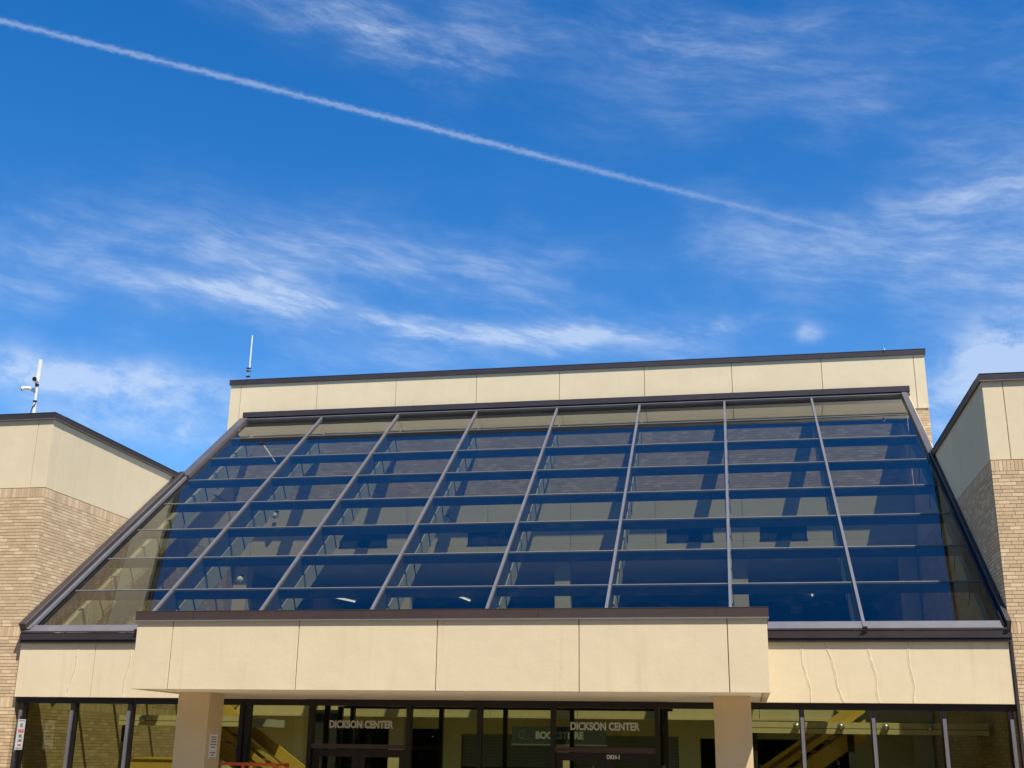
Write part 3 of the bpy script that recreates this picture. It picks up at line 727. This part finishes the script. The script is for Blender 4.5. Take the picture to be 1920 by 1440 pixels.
tube('lens', [(-15.491, 22.284, 7.5095), (-15.505, 22.277, 7.50)], .045, BLACK, cm, 14)
tube('bracket', [(-15.215, 22.42, 7.50), (-15.28, 22.40, 7.50), (-15.34, 22.37, 7.54)], [.055, .05, .03], WHITE, ms, 10)
an = empty('whip_antenna', (-14.36, 31.6, ZU+.14), 'thin white whip antenna on the upper roof above the left end of the glass', 'antenna')
tube('mount', [(-14.40, 31.6, ZU+.10), (-14.40, 31.6, 11.0)], .022, SILVER, an, 8)
tube('whip', [(-14.345, 31.6, 10.86), (-14.345, 31.6, 12.04)], [.022, .016], WHITE, an, 10)
for z in (10.70, 10.87, 10.96): box('clamp', -14.43, -14.31, 31.56, 31.64, z, z+.03, BLACK, an)
sv = empty('roof_stub', (4.2, 31.5, ZU+.14), 'tiny pale stub on the coping near the right end of the upper roof', 'roof fitting')
tube('stub', [(4.2, 31.42, ZU+.14), (4.2, 31.42, ZU+.19)], .014, WHITE, sv, 8)

# no-parking sign turned side-on beside the left wing
npx = empty('parking_sign', (-13.93, 21.55, GZ), 'narrow white and red no parking sign on a post beside the left windows', 'sign')
A = Vector((math.cos(R(97)), math.sin(R(97)), 0)); Nn = Vector((A.y, -A.x, 0)); O = Vector((-13.92, 21.45, -.14))
def plate(name, u0_, u1_, v0_, v1_, d0, d1, m, parent):
    vs = []
    for d in (d0, d1):
        for u, v in ((u0_, v0_), (u1_, v0_), (u1_, v1_), (u0_, v1_)):
            q = O+A*u+Nn*d; vs.append((q.x, q.y, q.z+v))
    return mk(name, vs, QF, m, parent)
pl = plate('plate', 0, .30, 0, .57, 0, .004, SIGNWHITE, npx)
for v in (.025, .54): plate('border', .02, .28, v, v+.008, .004, .006, SIGNINK, pl)
def stext(body, u, v, w_, h, m): 
    q = O+A*u+Nn*.0045; return text('lettering', body, (q.x, q.y, q.z+v), w_, h, m, pl, ax=A, bold=.03, depth=.001)
stext('NO', .09, .42, .12, .075, SIGNINK); stext('PARKING', .03, .315, .24, .075, RED); stext('FIRE', .08, .225, .14, .06, SIGNINK); stext('LANE', .07, .145, .16, .06, SIGNINK)
plate('arrow', .08, .22, .075, .10, .004, .006, RED, pl)
q0 = O+A*.15-Nn*.03; tube('post', [(q0.x, q0.y, GZ), (q0.x, q0.y, .48)], .025, DARKF, npx, 8)
# notice on the left column (side face looks right)
nt = empty('notice_sign', (-9.16, 20.05, -.2), 'small white printed notice on the side of the left canopy column', 'sign')
fx0 = -9.457+.295
npl = box('plate', fx0+.002, fx0+.006, 19.86, 20.18, -.225, .205, SIGNWHITE, nt)
for z in (-.215, .185): box('border', fx0+.006, fx0+.0075, 19.88, 20.16, z, z+.01, SIGNINK, npl)
for z, a, b_ in ((.135, .05, .27), (.095, .06, .26), (.055, .04, .28), (.01, .04, .28), (-.035, .08, .24), (-.125, .05, .27), (-.165, .10, .22)):
    y = 19.86+a
    while y < 19.86+b_:
        w_ = random.uniform(.012, .02); box('text_mark', fx0+.006, fx0+.007, y, y+w_, z-.011, z+.011, SIGNINK, npl); y += w_+.009
# orange tubular frame between the left column and the doors
of = empty('barrier_frame', (-8.6, 20.9, GZ), 'orange painted steel frame standing right of the left column', 'barrier')
box('top_rail', -9.9, -8.28, 20.88, 20.94, -.345, -.30, ORANGE, of); box('top_rail', -9.9, -8.28, 21.40, 21.46, -.345, -.30, ORANGE, of)
for x in (-9.85, -8.95, -8.31):
    for y in (20.88, 21.40): box('leg', x-.025, x+.025, y+.005, y+.055, GZ, -.346, ORANGE, of)
for x in (-9.85, -8.31): box('side_rail', x-.025, x+.025, 20.945, 21.395, -.34, -.305, ORANGE, of)

# ------------------------------------------------------------------ trees across the drive (seen as reflections in the glass)
LEAF = simple('leaf', (.05, .085, .022), .8, var=.35, scale=1.2); BARK = simple('bark', (.10, .08, .06), .95, bs=.5)
def tree(x, y, h, label):
    root = empty('shade_tree', (x, y, GZ), label, 'tree', 'trees across the drive')
    tube('trunk', [(x, y, GZ), (x+.1, y, GZ+h*.25), (x, y+.1, GZ+h*.45), (x+.1, y, GZ+h*.75)], [.28, .2, .15, .05], BARK, root, 8)
    vs, fs = [], []
    cl_ = [(x+random.gauss(0, h*.17), y+random.gauss(0, h*.17), GZ+h*random.uniform(.08, .95), h*random.uniform(.12, .2)) for _ in range(46)]
    for (a, b_, c, r) in cl_:
        for _ in range(110):
            v = Vector((random.gauss(0, 1), random.gauss(0, 1), random.gauss(0, .8))).normalized()*r*random.random()**.4
            p0 = Vector((a, b_, c))+v; u = Vector((random.gauss(0, 1), random.gauss(0, 1), random.gauss(0, 1))).normalized(); w2 = u.orthogonal().normalized()
            s = random.uniform(.3, .6); k = len(vs); vs += [tuple(p0-u*s), tuple(p0+w2*s*.5), tuple(p0+u*s), tuple(p0-w2*s*.5)]; fs.append((k, k+1, k+2, k+3))
    mk('crown', vs, fs, LEAF, root)
for i, (x, y, h) in enumerate([(-47+i*6.3+random.uniform(-1, 1), -26+random.uniform(-2, 2), 19+random.uniform(-2, 2)) for i in range(14)]+[(-44+i*6.3+random.uniform(-1, 1), -18+random.uniform(-2, 2), 17+random.uniform(-2, 2)) for i in range(14)]):  # rows made tall and near to block low southern sky and darken the columns
    tree(x, y, h, 'leafy tree across the drive, mirrored in the entrance windows')
